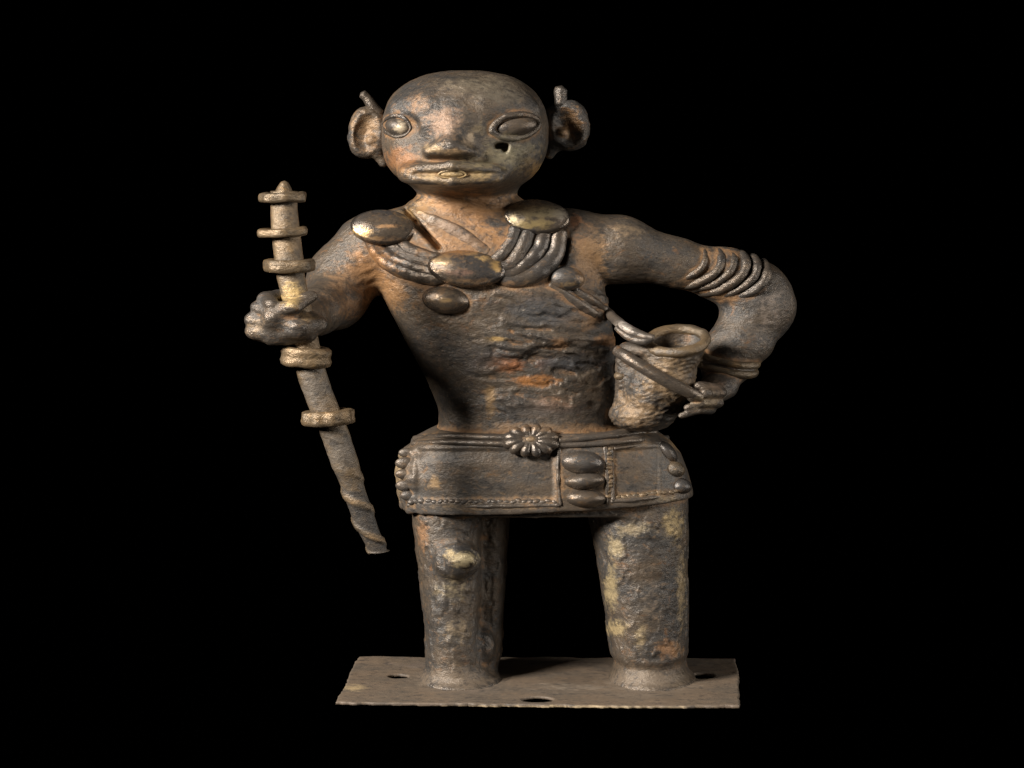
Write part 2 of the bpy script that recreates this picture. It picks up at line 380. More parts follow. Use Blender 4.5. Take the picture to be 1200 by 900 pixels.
# marks on the upper arm and gaps beside the cords
for dx in (0, 9, 18): f.op(cap(M(700 + dx, 277 - dx * .35, -34), M(716 + dx, 266 - dx * .3, -34), 1.8, 1.4), 2, 'sub')
chain(f, [M(474, 246, -38), M(487, 262, -44), M(514, 290, -50)], [4, 4.5, 3.5], (1.0, 7, 1), 2, 'sub')
chain(f, [M(664, 284, -48), M(657, 306, -52)], [3.5, 5.5], (1.1, 7, 1), 2, 'sub')
f.op(ell(M(730, 438, -40), (14, 60, 13)), 4, 'sub')
# legs
f.op(loft([(590, 482, 566, -6, 44), (650, 489, 564, -8, 46), (700, 495, 562, -8, 46), (740, 498, 562, -8, 45), (770, 500, 566, -8, 44), (785, 497, 577, -6, 47), (796.5, 494, 580, -6, 50)], 2.1), 6)
f.op(loft([(590, 535, 598, 22, 34), (650, 535, 594, 22, 32), (740, 535, 589, 22, 32), (772, 535, 588, 20, 34), (782, 535, 584, 16, 30), (796.5, 535, 580, 16, 30)], 2.4), 8)
f.op(ell(M(536, 656, -50), (27, 20, 21)), 8); f.op(ell(M(546, 656, -68), (13, 7, 9)), 3)
f.op(cap(M(514, 648, -66), M(516, 668, -66), 5, 5, (1.3, 1, 1)), 5, 'sub'); f.op(cap(M(520, 640, -66), M(548, 636, -66), 3.5, 3.5), 5, 'sub')
chain(f, [M(561, 600, -42), M(562, 618, -42), M(556, 638, -44)], [3, 4, 2], (1.3, 3, 1), 2, 'sub')
f.op(ell(M(568, 756, -16), (11, 10, 17)), 12)
f.op(loft([(575, 678, 806, 0, 56), (600, 688, 806, 0, 57), (650, 699, 806, 0, 58), (700, 706, 806, 0, 58), (740, 712, 806, 0, 56), (764, 716, 805, 0, 56), (773, 722, 801, 0, 51), (782, 718, 806, 0, 57), (796.5, 715, 809, 0, 61)], 2.15), 6)
f.op(cap(M(722, 774, -58), M(800, 773, -56), 2.2, 2.2), 5, 'sub')
V, F = f.mesh(); del f
V = smooth(V, F, 2)
N = vnormals(V, F); px, py = proj(V)
front = sst(-.05, .35, -N[:, 1])
# flaked layers on the belly and chest
mk = sst(545, 585, px) * sst(740, 705, px) * sst(332, 345, py) * sst(492, 470, py) * front
ang = math.radians(14); u = (px - 640) * math.cos(ang) - (py - 400) * -math.sin(ang); v = -(px - 640) * math.sin(ang) * .55 + (py - 400)
q = np.stack([u / 72, np.zeros_like(u), v / 27], 1); q = q + .35 * np.stack([vnoise(q * 2.3, 5), vnoise(q * 2.3, 6), vnoise(q * 2.3, 8)], 1)
t = (vnoise(q, 21) * .6 + vnoise(q * 2.1, 22) * .4 + 1) * 2.6
fl = np.floor(t); fr = t - fl; terr = (fl + sst(.0, .13, fr)) / 2.6 - 1
q2 = np.stack([u / 30, np.zeros_like(u), v / 6.5], 1)
dsp = mk * (terr * 4.4 + .8 * fbm(q2, 31, 2))
# streaky lower chest
mk2 = sst(560, 590, px) * sst(690, 650, px) * sst(375, 390, py) * sst(435, 415, py) * front
dsp += mk2 * 1.5 * vnoise(np.stack([u / 40, 0 * u, v / 4.2], 1), 44)
# neck wrinkles
dsp += sst(222, 230, py) * sst(262, 246, py) * sst(484, 495, px) * sst(612, 600, px) * front * .9 * vnoise(np.stack([px / 40, 0 * px, py / 4.0], 1), 51)
# pitted crust on the legs, coarse skin elsewhere
leg = sst(597, 615, py) * sst(800, 770, py)
A3 = np.array([1 / 1.6, 1, 1])
dsp += leg * (.9 * fbm(V * np.array([.05, .05, .03]), 61, 3) + 1.2 * sst(.05, .16, fbm(V * np.array([.05, .06, .03]), 66, 4)) + .4 * vnoise(V * .16 * A3, 65))
dsp += .95 * fbm(V * .05 * A3, 71, 3) + .35 * fbm(V * .2 * A3, 75, 2)
hand = np.exp(-(((px - 335) / 45) ** 2 + ((py - 375) / 34) ** 2)); dsp += hand * 1.8 * vnoise(V * .11 * A3, 81)
pit = np.exp(-(((px - 428) / 30) ** 2 + ((py - 335) / 28) ** 2)); dsp += pit * 1.0 * vnoise(np.stack([px / 14, V[:, 1] / 14, (py + .3 * px) / 5.5], 1), 83)
V = V + N * dsp[:, None]
BV, BF = V, F
bvh = BVHTree.FromPolygons([tuple(p) for p in V], [tuple(int(i) for i in q) for q in F])
CAM = np.array([0, -D, H])
def surf(px, py, tree=None):
    d = M(px, py, 0) - CAM; d = d / np.linalg.norm(d)
    hit = (tree or bvh).ray_cast(Vector(CAM), Vector(d))
    if hit[0] is None: return None
    n = np.array(hit[1])
    if n @ d > 0: n = -n
    return np.array(hit[0]), n
def surfs(pts, off, tree=None):
    out = []; last = None
    for p in pts:
        h = surf(p[0], p[1], tree)
        if h is None: h = (M(p[0], p[1], last[1] if last is not None else 0), np.array([0, -1, 0]))
        out.append(h[0] + np.array([0, -off, 0]) * (p[2] if len(p) > 2 else 1)); last = h[0]
    return out
def spline(P, n):
    P = np.array(P, float)
    if len(P) == 2: t = np.linspace(0, 1, n)[:, None]; return P[0] * (1 - t) + P[1] * t
    Q = np.vstack([2 * P[0] - P[1], P, 2 * P[-1] - P[-2]]); out = []
    for t in np.linspace(0, len(P) - 1 - 1e-6, n):
        i = int(t); s = t - i; a, b, c, d = Q[i:i + 4]
        out.append(.5 * (2 * b + (c - a) * s + (2 * a - 5 * b + 4 * c - d) * s * s + (3 * b - a - 3 * c + d) * s ** 3))
    return np.array(out)
def tube(P, R, n=None, seg=14, closed=False, flat=1.0, amp=.5, seed=1, nsm=0):
    """a round or flattened bar along P (flat < 1 thins it front to back)"""
    P = np.array(P, float)
    if not closed:
        L = np.linalg.norm(np.diff(P, axis=0), axis=1).sum(); n = n or max(8, int(L / 2.2))
        R = np.interp(np.linspace(0, 1, n), np.linspace(0, 1, len(R)), R) if np.ndim(R) else np.full(n, R)
        P = spline(P, n)
        T = np.gradient(P, axis=0)
    else:
        n = len(P); R = np.full(n, R) if np.ndim(R) == 0 else np.asarray(R); T = np.roll(P, -1, 0) - np.roll(P, 1, 0)
    T /= np.linalg.norm(T, axis=1)[:, None]
    ref = np.array([0, -1.0, 0]); V = []
    for i in range(n):
        d = ref - (ref @ T[i]) * T[i]
        if np.linalg.norm(d) < .2: d = np.array([0, 0, 1.0]) - T[i][2] * T[i]
        d /= np.linalg.norm(d); e = np.cross(T[i], d)
        for k in range(seg):
            a = 2 * math.pi * k / seg
            V.append(P[i] + R[i] * (math.cos(a) * d * flat + math.sin(a) * e))
    F = []
    for i in range(n if closed else n - 1):
        j = (i + 1) % n
        for k in range(seg):
            l = (k + 1) % seg; F.append((i * seg + k, i * seg + l, j * seg + l, j * seg + k))
    if not closed:
        for (i, sg) in ((0, 1), (n - 1, -1)):
            c = len(V); V.append(P[i] - sg * T[i] * R[i] * .45)
            for k in range(0, seg, 2):
                a, b2, d2 = i * seg + k, i * seg + (k + 1) % seg, i * seg + (k + 2) % seg
                F.append((c, d2, b2, a) if sg > 0 else (c, a, b2, d2))
    V = np.array(V); F = np.array(F)
    V = rough_up(V, F, amp, .12, seed, 2)
    return V, F
def ringpath(c, u, v, n=48, bulge=(0, 0, 0)):
    t = np.linspace(0, 2 * math.pi, n, endpoint=False)[:, None]
    return np.array(c) + np.cos(t) * np.array(u) + np.sin(t) * np.array(v) + np.array(bulge) * (np.abs(np.sin(t)) ** 1.5)
def dome(px, py, a, b, h, tilt=25, rz=0, sink=3, lip=0.0, seed=3, amp=.6, at=None, n=28, seg=56, pw=2.3, petals=0):
    """lens-shaped boss: half width a, half height b as seen, height h"""
    if at is None: at = surf(px, py)[0]
    th = math.radians(tilt); r = math.radians(rz)
    ex = np.array([math.cos(r), 0, math.sin(r)]); ez0 = np.array([-math.sin(r), 0, math.cos(r)])
    ez = ez0 + np.array([0, math.tan(th), 0]); nn = np.cross(ex, ez); nn /= np.linalg.norm(nn)
    if nn[1] > 0: nn = -nn
    V = []; F = []
    prof = [(t, h * (1 - t ** pw) ** .75) for t in np.linspace(0, 1, n)[1:]]
    prof = [(t, z + lip * math.exp(-((t - .93) / .05) ** 2)) for t, z in prof] + [(.99, -h * .25), (.8, -h * .5 - sink)]
    V.append(at + nn * (h - sink))
    for (t, z) in prof:
        for k in range(seg):
            q = 2 * math.pi * k / seg
            V.append(at + ex * a * t * math.cos(q) + ez * b * t * math.sin(q) + nn * (z - sink))
    m = len(prof); c2 = len(V); V.append(at - nn * (h * .5 + 2 * sink))
    for i in range(m - 1):
        for k in range(seg):
            l = (k + 1) % seg; F.append((1 + i * seg + k, 1 + i * seg + l, 1 + (i + 1) * seg + l, 1 + (i + 1) * seg + k))
    for k in range(0, seg, 2):
        F.append((0, 1 + (k + 2) % seg, 1 + k + 1, 1 + k)); o = 1 + (m - 1) * seg
        F.append((c2, o + k, o + k + 1, o + (k + 2) % seg))
    V = np.array(V); F = np.array(F)
    if (vnormals(V, F)[0] @ nn) < 0: F = F[:, ::-1]
    V = rough_up(V, F, amp, .05, seed, 3)
    return V, F
PARTS = []     # vertices of what is applied to the body: grime gathers round it
def part(name, VF, mat, parent, touch=True, **kw):
    if touch: PARTS.append(VF[0][::4])
    return build(name, VF[0], VF[1], mat, parent, **kw)
def field_part(name, lo, hi, h, ops, mat, parent, sm=2, amp=.5, sc=.1, post=None, **kw):
    f = Field(lo, hi, h)
    for o in ops: f.op(*o)
    V, F = f.mesh(); V = smooth(V, F, sm); V = rough_up(V, F, amp, sc, 9, 3)
    if post is not None: V = post(V, F)
    return part(name, (V, F), mat, parent, **kw), V, F

# ---- skirt
def zb_of(X): return np.interp(X, [-140, 40, 214], [197, 205, 214])
sk = loft([(500, 512, 752, 0, 62), (506, 498, 770, 0, 67), (516, 482, 786, 0, 70), (532, 468, 798, 0, 73), (552, 464, 806, 0, 74), (575, 466, 812, 0, 74), (605, 474, 813, 0, 74)], 2.5)
f = Field((-150, -110, 180), (225, 105, 300), 1.7); f.op(sk, 2)
XX = f.ax[0][:, None, None]; ZZ = f.ax[2][None, None, :]
f.f = np.maximum(f.f, (zb_of(XX) - ZZ).astype(np.float32))
V, F = f.mesh(); V = smooth(V, F, 3)
N = vnormals(V, F); x, y = proj(V)
fr = sst(.2, .6, -N[:, 1])
rec = fr * sst(484, 490, x) * sst(653, 647, x) * sst(524, 529, y) * sst(590, 584, y)              # sunken panels between the hems
rec += fr * sst(716, 721, x) * sst(776, 770, x) * sst(523, 528, y + (x - 745) * .09) * sst(584, 579, y + (x - 745) * .09)
V = V - N * (3.0 * rec)[:, None]
V = rough_up(V, F, 1.0, .05, 90, 4)
wl = sst(500, 480, x); V = V + N * (wl * 2.6 * vnoise(V * np.array([.1, .1, .13]), 95))[:, None]
SV, SF = V, F
skt = BVHTree.FromPolygons([tuple(p) for p in SV], [tuple(int(i) for i in q) for q in SF])
skirt = part('skirt', (SV, SF), SKIRT, root, stain=[(466, 555, 10, 36, (.34, .25, .15), .9), (508, 565, 8, 12, (.36, .24, .13), .8), (656, 560, 7, 40, (.34, .20, .10), .9), (570, 594, 90, 5, (.27, .20, .125), .7), (790, 520, 14, 12, (.38, .25, .13), .7), (770, 585, 50, 5, (.33, .25, .15), .7), (714, 555, 8, 30, (.33, .19, .09), .9)])
PARTS.pop(); PARTS.append(SV[::3])
SP = []
def spart(name, VF, mat=ORN, **kw): SP.append(VF[0][::3]); return part(name, VF, mat, skirt, touch=False, **kw)
for pts, r in [(((486, 514), (520, 511), (560, 512), (592, 513)), 3.6), (((484, 520), (520, 518), (560, 519), (594, 520)), 3.6), (((655, 516), (690, 513), (730, 509), (768, 506)), 3.8), (((650, 522), (700, 520), (745, 516), (782, 513)), 3.2)]:
    spart('belt_cord', tube(surfs(pts, 1.0, skt), r, seed=int(pts[0][0])), SKIRT)
for i, (x0, y0, a, bb) in enumerate([(682, 542, 25, 13.5), (684, 563.5, 24, 10), (686, 584, 24, 11)]):
    spart('stud', dome(0, 0, a, bb, 13, tilt=8, sink=2, seed=100 + i, at=surf(x0, y0, skt)[0], n=16, seg=36, amp=.9, rz=(-3, 4, -2)[i]), ORN)
for i, (x0, y0, a, bb, rz) in enumerate([(783, 530, 15, 8, -48), (791, 550, 12, 9, -15), (798, 570, 13, 9.5, -5)]):
    hh = surf(x0, y0, skt); spart('stud', dome(0, 0, a, bb, 11, tilt=5, sink=2, rz=rz, seed=110 + i, at=hh[0], n=14, seg=30, amp=1.0), (ORN, TAN, ORN)[i])
for i, (x0, y0, r) in enumerate([(468, 531, 6), (465.5, 543, 6.5), (465, 556, 6), (466.5, 569, 6.5), (470, 581, 6)]):
    hh = surf(x0 + 9, y0, skt); VF = dome(0, 0, r * 1.8, r * 1.05, 4.2, tilt=0, sink=1.6, seed=120 + i, at=(hh[0] if hh is not None else M(x0 + 4, y0, -10)), n=12, seg=24, amp=1.6)
    spart('edge_bead', VF, SKIRT)
for pts, r in [(((478, 592), (560, 593.5), (655, 592)), 2.3), (((716, 588), (760, 584), (806, 575)), 2.6), (((655, 526), (654, 560), (657, 592)), 2.4), (((709, 524), (711, 558), (711, 590)), 2.2), (((716, 525), (718, 558), (718, 587)), 2.0), (((720, 526), (745, 522), (775, 519)), 2.0)]:
    spart('seam', tube(surfs(pts, -.8, skt), r, amp=1.0, seed=int(pts[1][0] + pts[1][1])), SKIRT)
def stitch(x, y, m, k):
    spart('stitch', dome(0, 0, 4.6 + rng.rand() * 1.5, 2.4 + rng.rand() * .9, 2.6, tilt=5, sink=1.5, rz=rng.uniform(-25, 25), at=surf(x + rng.uniform(-1.2, 1.2), y + rng.uniform(-.8, .8), skt)[0], n=6, seg=12, seed=k, amp=.9), m)
for i in range(25): stitch(482 + i * 7.0, 588, SKIRT, i)
for i in range(11): stitch(713.5, 527 + i * 5.5, TAN, 40 + i)
for i in range(12): stitch(724 + i * 6.8, 583.5 - i * .8, TAN, 60 + i)
# ---- rosette at the belt, its petals one by one
at = surf(622, 517, skt)[0]
VF = dome(0, 0, 33, 16, 10.5, tilt=22, sink=0, at=at, n=16, seg=44, amp=.7); SP.append(VF[0][::3])
ros = part('rosette', VF, ORN, root, label='domed flower boss of narrow petals at the belt')
th = math.tan(math.radians(22)); nn = np.array([0, -1, th]); nn = nn / np.linalg.norm(nn)
for i in range(12):
    a = 2 * math.pi * (i + .5) / 12; t = np.linspace(.26, .96, 6)
    P = [at + np.array([33 * s * math.cos(a), th * 16.5 * s * math.sin(a), 16.5 * s * math.sin(a)]) + nn * (8.2 * (1 - .95 * s ** 2.4) - .3) for s in t]
    part('petal', tube(P, [2.4, 3.8, 5.2, 6.2, 6.0, 4.0], n=16, seg=12, amp=.5, seed=i), ORN, ros)
part('rosette_centre', dome(0, 0, 7.5, 4.2, 3, tilt=22, sink=0, at=at + nn * 8.5, n=8, seg=20, amp=.4), TAN, ros)
# grime on the skirt round its ornaments
kd = KDTree(sum(len(p) for p in SP)); i = 0
for p in SP:
    for vv in p: kd.insert(Vector(vv), i); i += 1
kd.balance()
def grime_of(V, kd, r0, r1):
    return np.array([1 - min(max((kd.find(Vector(p))[2] - r0) / (r1 - r0), 0), 1) for p in V])
skirt.data.attributes['grime'].data.foreach_set('value', (grime_of(SV, kd, 1, 7) * .62).astype(np.float32))

# ---- necklace
NK = tube(surfs([(489, 249), (505, 258), (525, 268), (548, 281), (572, 296)], -.8), [3, 7, 9, 9, 6], flat=.3, amp=1.6, seed=4)
neck = part('necklace', NK, SKIRT, root, stain=[(520, 266, 40, 14, (.075, .07, .066), 1.0), (548, 281, 30, 14, (.075, .07, .066), 1.0)])
for i, (pts, r) in enumerate([(((432, 277), (446, 301), (472, 317), (508, 326), (530, 322)), [7, 8, 8.5, 8, 6]), (((438, 282), (460, 302), (484, 312), (510, 319), (532, 318)), [7, 8, 8, 7.5, 6]), (((455, 283), (474, 299), (492, 306), (512, 311), (532, 314)), [7, 8, 8, 7, 6]), (((462, 279), (480, 293), (498, 300), (516, 304), (532, 312)), [6, 7, 7, 6, 6]),
        (((604, 268), (598, 284), (586, 300), (572, 312)), [6.5, 7, 6.5, 6]), (((620, 270), (612, 290), (597, 310), (572, 318)), [7.5, 8, 7, 6]), (((638, 272), (630, 295), (604, 319), (575, 320)), [7.5, 8, 7, 6]), (((655, 271), (650, 298), (632, 318), (604, 329), (574, 324)), [9, 10, 10, 8, 5])]):
    part('cord', tube(surfs(pts, -.6), [q + .9 for q in r], seg=16, amp=1.1, flat=.8, seed=200 + i), ORN if i in (0, 1, 6, 7) else BODY, neck)
gold = (.78, .55, .25)  # medallions' brassy edge patches: rubbed metal with bright highlights painted in
part('medallion', dome(449, 267, 38, 19, 11, tilt=32, rz=-4, sink=-4, lip=1.0, seed=11, at=surf(449, 268)[0]), MED, neck, stain=[(424, 272, 14, 8, gold, 1.0), (452, 265, 20, 3, (.5, .3, .16), .9), (440, 280, 30, 4, (.2, .13, .08), .8)])
part('medallion', dome(547, 315, 45, 20, 12, tilt=24, rz=-5, sink=-4, lip=1.0, seed=12, at=surf(547, 316)[0]), MED, neck, stain=[(566, 302, 14, 4.5, gold, .9), (581, 311, 9, 9, (.55, .36, .14), .8), (518, 306, 16, 5, (.5, .38, .22), .8), (548, 329, 40, 4, (.3, .19, .10), .8), (540, 320, 20, 6, (.25, .16, .13), .7)])
part('medallion', dome(629, 255, 39, 19, 11, tilt=32, rz=-4, sink=-4, lip=1.0, seed=13, at=surf(629, 256)[0]), MED, neck, label='olive gold domed medallion on the necklace', stain=[(622, 262, 30, 8, (.36, .28, .13), 1.0), (630, 248, 36, 9, (.25, .215, .135), 1.0), (602, 258, 8, 8, (.5, .42, .27), .9), (660, 252, 10, 8, (.34, .31, .27), .8)])
part('chest_stud', dome(523, 351, 28, 15.5, 14, tilt=18, rz=-6, sink=0, seed=14), MED, root, stain=[(520, 352, 10, 4, (.45, .3, .14), .9)])
part('chest_stud', dome(663, 326, 22, 13, 12, tilt=22, rz=-5, sink=0, seed=15), ORN, root, stain=[(668, 333, 14, 4, (.4, .28, .14), .8)])
# strap across the chest that ends in a looped tip beside the cup
sp = surfs([(644, 334), (672, 352), (698, 370)], -1); sp2 = surfs([(672, 338), (694, 352), (712, 366)], 0.5)
strap = part('chest_strap', tube(sp, [4, 5.5, 6], seed=30, flat=.6, amp=1), SKIRT, root)
part('strap_edge', tube(sp2 + [M(730, 382, -78), M(752, 393, -92), M(766, 396, -98)], [4, 5, 5.5, 6, 5.5, 3.5], seed=31, amp=1.2), SKIRT, strap, stain=[(730, 384, 16, 10, (.42, .38, .34), .9)])
part('strap_edge', tube([M(722, 384, -80), M(738, 396, -92), M(755, 400, -98), M(766, 396.5, -98)], [3.5, 4.2, 4.2, 3], seed=32, amp=1.2), SKIRT, strap)

# ---- cup at the hip
ax0, ax1 = M(793, 402, -74), M(757, 492, -56)
rim_c = M(793.5, 400.5, -74); rim_n = np.cross(np.array([35, 0, 2.5]), np.array([0, 27, 14.5])); rim_n = rim_n / np.linalg.norm(rim_n)
def half(X, Y, Z): return -((X - rim_c[0]) * rim_n[0] + (Y - rim_c[1]) * rim_n[1] + (Z - rim_c[2]) * rim_n[2])
def cup_ops():
    d = ax1 - ax0
    return [(cap(ax0 - d * .25, ax0 + d * .55, 22.5, 22, (1.5, 1.2, 1)), 3), (cap(ax0 + d * .5, ax1 - d * .12, 22.5, 21, (1.55, 1.35, 1)), 12),
            ((half, rim_c - 90, rim_c + 90), 1, 'sub'), (cap(ax0 - d * .5, ax0 + d * .8, 19.5, 15, (1.45, 1.2, 1)), 1.5, 'sub'), (ell(M(750, 486, -44), (36, 36, 18)), 10), (cap(M(735, 414, -58), M(738, 480, -44), 13, 18), 8), (cap(M(738, 410, -66), M(760, 411, -84), 8, 5), 6)]
def cup_post(V, F):
    N = vnormals(V, F); x, y = proj(V)
    q = np.stack([x / 9, V[:, 1] / 9, (y + x * .12) / 6.0], 1)
    m = sst(408, 420, y)
    return V + N * (m * (.8 * vnoise(q, 7) + .7 * vnoise(q * np.array([1.6, 1.6, 2.2]), 17) + .25 * np.sin((y + .1 * x) * 1.1 + 7 * vnoise(q * .5, 8))))[:, None]
cup, cV, cF = field_part('cup', (110, -125, 260), (240, 20, 420), 1.3, cup_ops(), BODY, root, sm=1, post=cup_post, label='rough textured cup tucked between hip and hand', stain=[(785, 440, 40, 40, (.26, .18, .105), .8), (745, 480, 34, 30, (.27, .185, .11), .8)])
part('cup_rim', tube(ringpath(M(793.5, 399.5, -74), (33, 0, 2.5), (0, 24, 10.5), 64), 6.0, closed=True, seg=14, amp=1.3, seed=33), TAN, cup, stain=[(780, 412, 30, 6, (.15, .135, .12), .8)])
part('cup_strap', tube([M(722, 410, -76), M(738, 421, -94), M(775, 443, -104), M(806, 459, -104), M(822, 466, -98)], [6, 7, 7.5, 7, 5.5], seed=34, flat=.85), ORN, cup)
part('cup_knob', dome(0, 0, 9, 6, 8, tilt=0, sink=2, at=M(728, 441, -62), n=10, seg=20, amp=1.2), TAN, cup)

# ---- arm rings and bracelet
for i, (xt, yt, xb, yb, r, bx) in enumerate([(824, 291, 781, 330, 3.0, 14), (843, 293, 796, 335, 4.6, 15), (857, 295, 808, 339, 4.0, 16), (871, 297, 820, 343, 5.4, 17), (884, 300, 834, 347, 4.6, 17), (896, 307, 848, 349, 5.2, 16)]):
    a, bb = M(xt, yt, 10), M(xb, yb, 10); c = (a + bb) / 2
    part('arm_ring', tube(ringpath(c, (a - bb) / 2 * .93, (0, -27.8, 0), 64, (bx, 0, -4)), r + .5, closed=True, seg=16, amp=1.1, seed=300 + i), BODY, root)
for i, (cy, r) in enumerate([(421, 5.0), (431, 5.0)]):
    c = M(855 - i * 2.5, cy, -6 - i * 4); VF = tube(ringpath(c, (31.5, 0, -5), (0, 25, 3), 64), r, closed=True, seg=14, amp=.8, seed=310 + i)
    if i == 0: br = part('bracelet', VF, TAN, root)
    else: part('bracelet_ring', VF, TAN, br)
part('bracelet_ring', tube(ringpath(M(853.5, 426, -8), (30.5, 0, -5), (0, 24, 3), 64), 3.2, closed=True, seg=12, amp=.8, seed=315), BODY, br)

# ---- ears, eyes, tongue
def ear_obj(cx, cy, rx, rz, flip, spike):
    c = M(cx, cy, -6); s = 1 if flip else -1
    ops = [(ell(c, (rx, 17, rz), rz=8 * s, n=2.2), 3), (ell(c + np.array([-s * rx * .12, -16, -1]), (rx * .80, 11, rz * .80), rz=8 * s), 3, 'sub'),
           (cap(c + np.array([-s * rx * .8, 4, rz * .3]), c + np.array([-s * rx * .9, 4, -rz * .4]), 12, 11), 8), (cap(c + np.array([-s * rx * .5, 0, -rz * .5]), c + np.array([-s * rx * .95, 0, -rz * 1.15]), 9, 5), 6),
           (ell(c + np.array([-s * rx * .35, -6, -rz * .28]), (7, 7, 6)), 4)]
    e, _, _ = field_part('ear', c - np.array([rx + 18, 36, rz + 16]), c + np.array([rx + 18, 30, rz + 12]), 1.2, ops, BODY, root, sm=2, amp=1.4, sc=.13)
    part('ear_spike', tube([M(*p) for p in spike[0]], spike[1], amp=.7, seed=int(cx)), BODY, e)
ear_obj(429, 155, 21, 31, False, (((444, 134, -6), (436, 124, -8), (430, 115, -8), (424.5, 110, -8)), [7, 6.5, 5.5, 5]))
ear_obj(667, 147, 24, 30, True, (((657, 124, -8), (657, 114, -8), (657, 106, -8), (657.5, 103, -8)), [8, 7.5, 8, 7]))
def eye_obj(cx, cy, a, bb, rz, ta, tb, dy, stain=()):
    at = surf(cx, cy)[0]; r = math.radians(rz)
    ex = np.array([math.cos(r), ta, math.sin(r)]); ez = np.array([-math.sin(r), tb, math.cos(r)]); nn = np.cross(ex, ez); nn /= np.linalg.norm(nn); nn = nn if nn[1] < 0 else -nn
    V, F = dome(0, 0, a * .90, bb * .86, 10, tilt=0, sink=3, rz=rz, at=np.zeros(3), n=20, seg=40, amp=.5, pw=2.0)
    x = V @ np.array([math.cos(r), 0, math.sin(r)]); z = V @ np.array([-math.sin(r), 0, math.cos(r)]); h = -V[:, 1]
    V = at + x[:, None] * ex + z[:, None] * ez + h[:, None] * nn
    e = part('eye', (V, F), ORN, root, stain=stain)
    t = np.linspace(0, 2 * math.pi, 56, endpoint=False)
    P = []
    for q in t:
        u, v2 = a * math.cos(q), bb * math.sin(q) * (abs(math.sin(q)) ** .25)
        P.append((cx + u * math.cos(r) - v2 * math.sin(r), cy - (u * math.sin(r) + v2 * math.cos(r))))
    P = np.array(surfs(P, .2 if cx > 500 else -.4))
    for _ in range(3): P = (np.roll(P, 1, 0) + P * 2 + np.roll(P, -1, 0)) / 4
    part('eye_rim', tube(P, 3.8 if cx > 500 else 2.2, closed=True, seg=12, amp=1.2, seed=int(cx)), BODY, e)
eye_obj(604, 148, 28, 14, 8, .22, .10, 0)
eye_obj(465, 148, 16.5, 12.5, -8, -.55, .08, 0, stain=[(469, 150, 8, 9, (.62, .52, .38), 1.0)])  # pale spot on this eyeball is a highlight painted into the colour
P = surfs([(530 + 16 * math.cos(q), 204.5 + 4.6 * math.sin(q)) for q in np.linspace(0, 2 * math.pi, 32, endpoint=False)], 1.0)
pm = min(q[1] for q in P)
for p in P: p[1] = pm + 3.6 + abs(p[0] - P[8][0]) * .12
part('mouth_ring', tube(np.array(P), 1.2, closed=True, seg=10, amp=.3), ORN, root)
part('tongue', dome(0, 0, 14, 4.2, 4, tilt=8, sink=-1, at=np.mean(P, 0) + np.array([0, 2.5, 0]), n=10, seg=28, amp=.6), BODY, root)

# ---- staff, held in front of the fist's palm
def sy(py): return float(np.interp(py, [212, 345, 410, 650], [-170, -188, -188, -168]))
axp = [(333, 224), (333, 245), (335, 275), (338, 300), (342, 330), (350, 365), (358, 402), (366, 440), (380, 478), (393, 510), (410, 560), (428, 612), (444, 648)]
axr = [15, 15, 16, 16, 15.5, 15, 15, 16.5, 16.5, 16, 15.3, 14.4, 12.6]
P = spline([M(x, y, sy(y)) for x, y in axp], 260)
Rr = np.interp(np.linspace(0, 1, 260), np.linspace(0, 1, len(axr)), axr); seg = 36
V = []; F = []; SPI = []
for i in range(260):
    T = P[min(i + 1, 259)] - P[max(i - 1, 0)]; T = T / np.linalg.norm(T)
    for k in range(seg):
        a = 2 * math.pi * k / seg
        d = np.array([math.cos(a), .72 * math.sin(a), 0]) * Rr[i]; d[2] = -(d[0] * T[0]) / T[2] * .12
        V.append(P[i] + d)
for i in range(259):
    for k in range(seg): F.append((i * seg + k, i * seg + (k + 1) % seg, (i + 1) * seg + (k + 1) % seg, (i + 1) * seg + k))
for (i, fl) in ((0, 0), (259, 1)):
    c = len(V); V.append(P[i].copy())
    for k in range(0, seg, 2):
        q = (c, i * seg + (k + 2) % seg, i * seg + k + 1, i * seg + k); F.append(q if not fl else q[::-1])
V = np.array(V); F = np.array(F)
if vnormals(V, F)[seg * 100 + 9] @ np.array([0, 1, 0]) < 0: F = F[:, ::-1]
x, y = proj(V); N = vnormals(V, F)
ph = np.arctan2(V[:, 1] - sy(600), V[:, 0] - np.interp(y, [p[1] for p in axp], [p[0] - 600 for p in axp]))
tw = (y / 37.0 - ph / (2 * math.pi)) % 1.0
V = V - N * (sst(535, 575, y) * sst(652, 648, y) * 2.2 * (sst(.20, .28, tw) * sst(1.0, .93, tw)))[:, None]      # spiral flutes at the foot
V = rough_up(V, F, .7, .07, 400, 4, mask=sst(647, 640, y))
staff = part('staff', (V, F), TAN, root, grime=sst(540, 570, y) * (1 - sst(.16, .26, tw) * sst(1.0, .92, tw)) * 1.0, label='ringed staff with a pointed top and a spirally fluted foot', stain=[(372, 450, 30, 40, (.155, .135, .115), .9), (395, 530, 30, 40, (.15, .13, .11), .9), (424, 590, 40, 36, (.05, .047, .045), 1.0), (440, 625, 34, 34, (.05, .047, .045), 1.0), (342, 340, 14, 12, (.5, .36, .16), .9)])  # mask keeps ridges tan; flute grooves painted dark for shade as well as patina
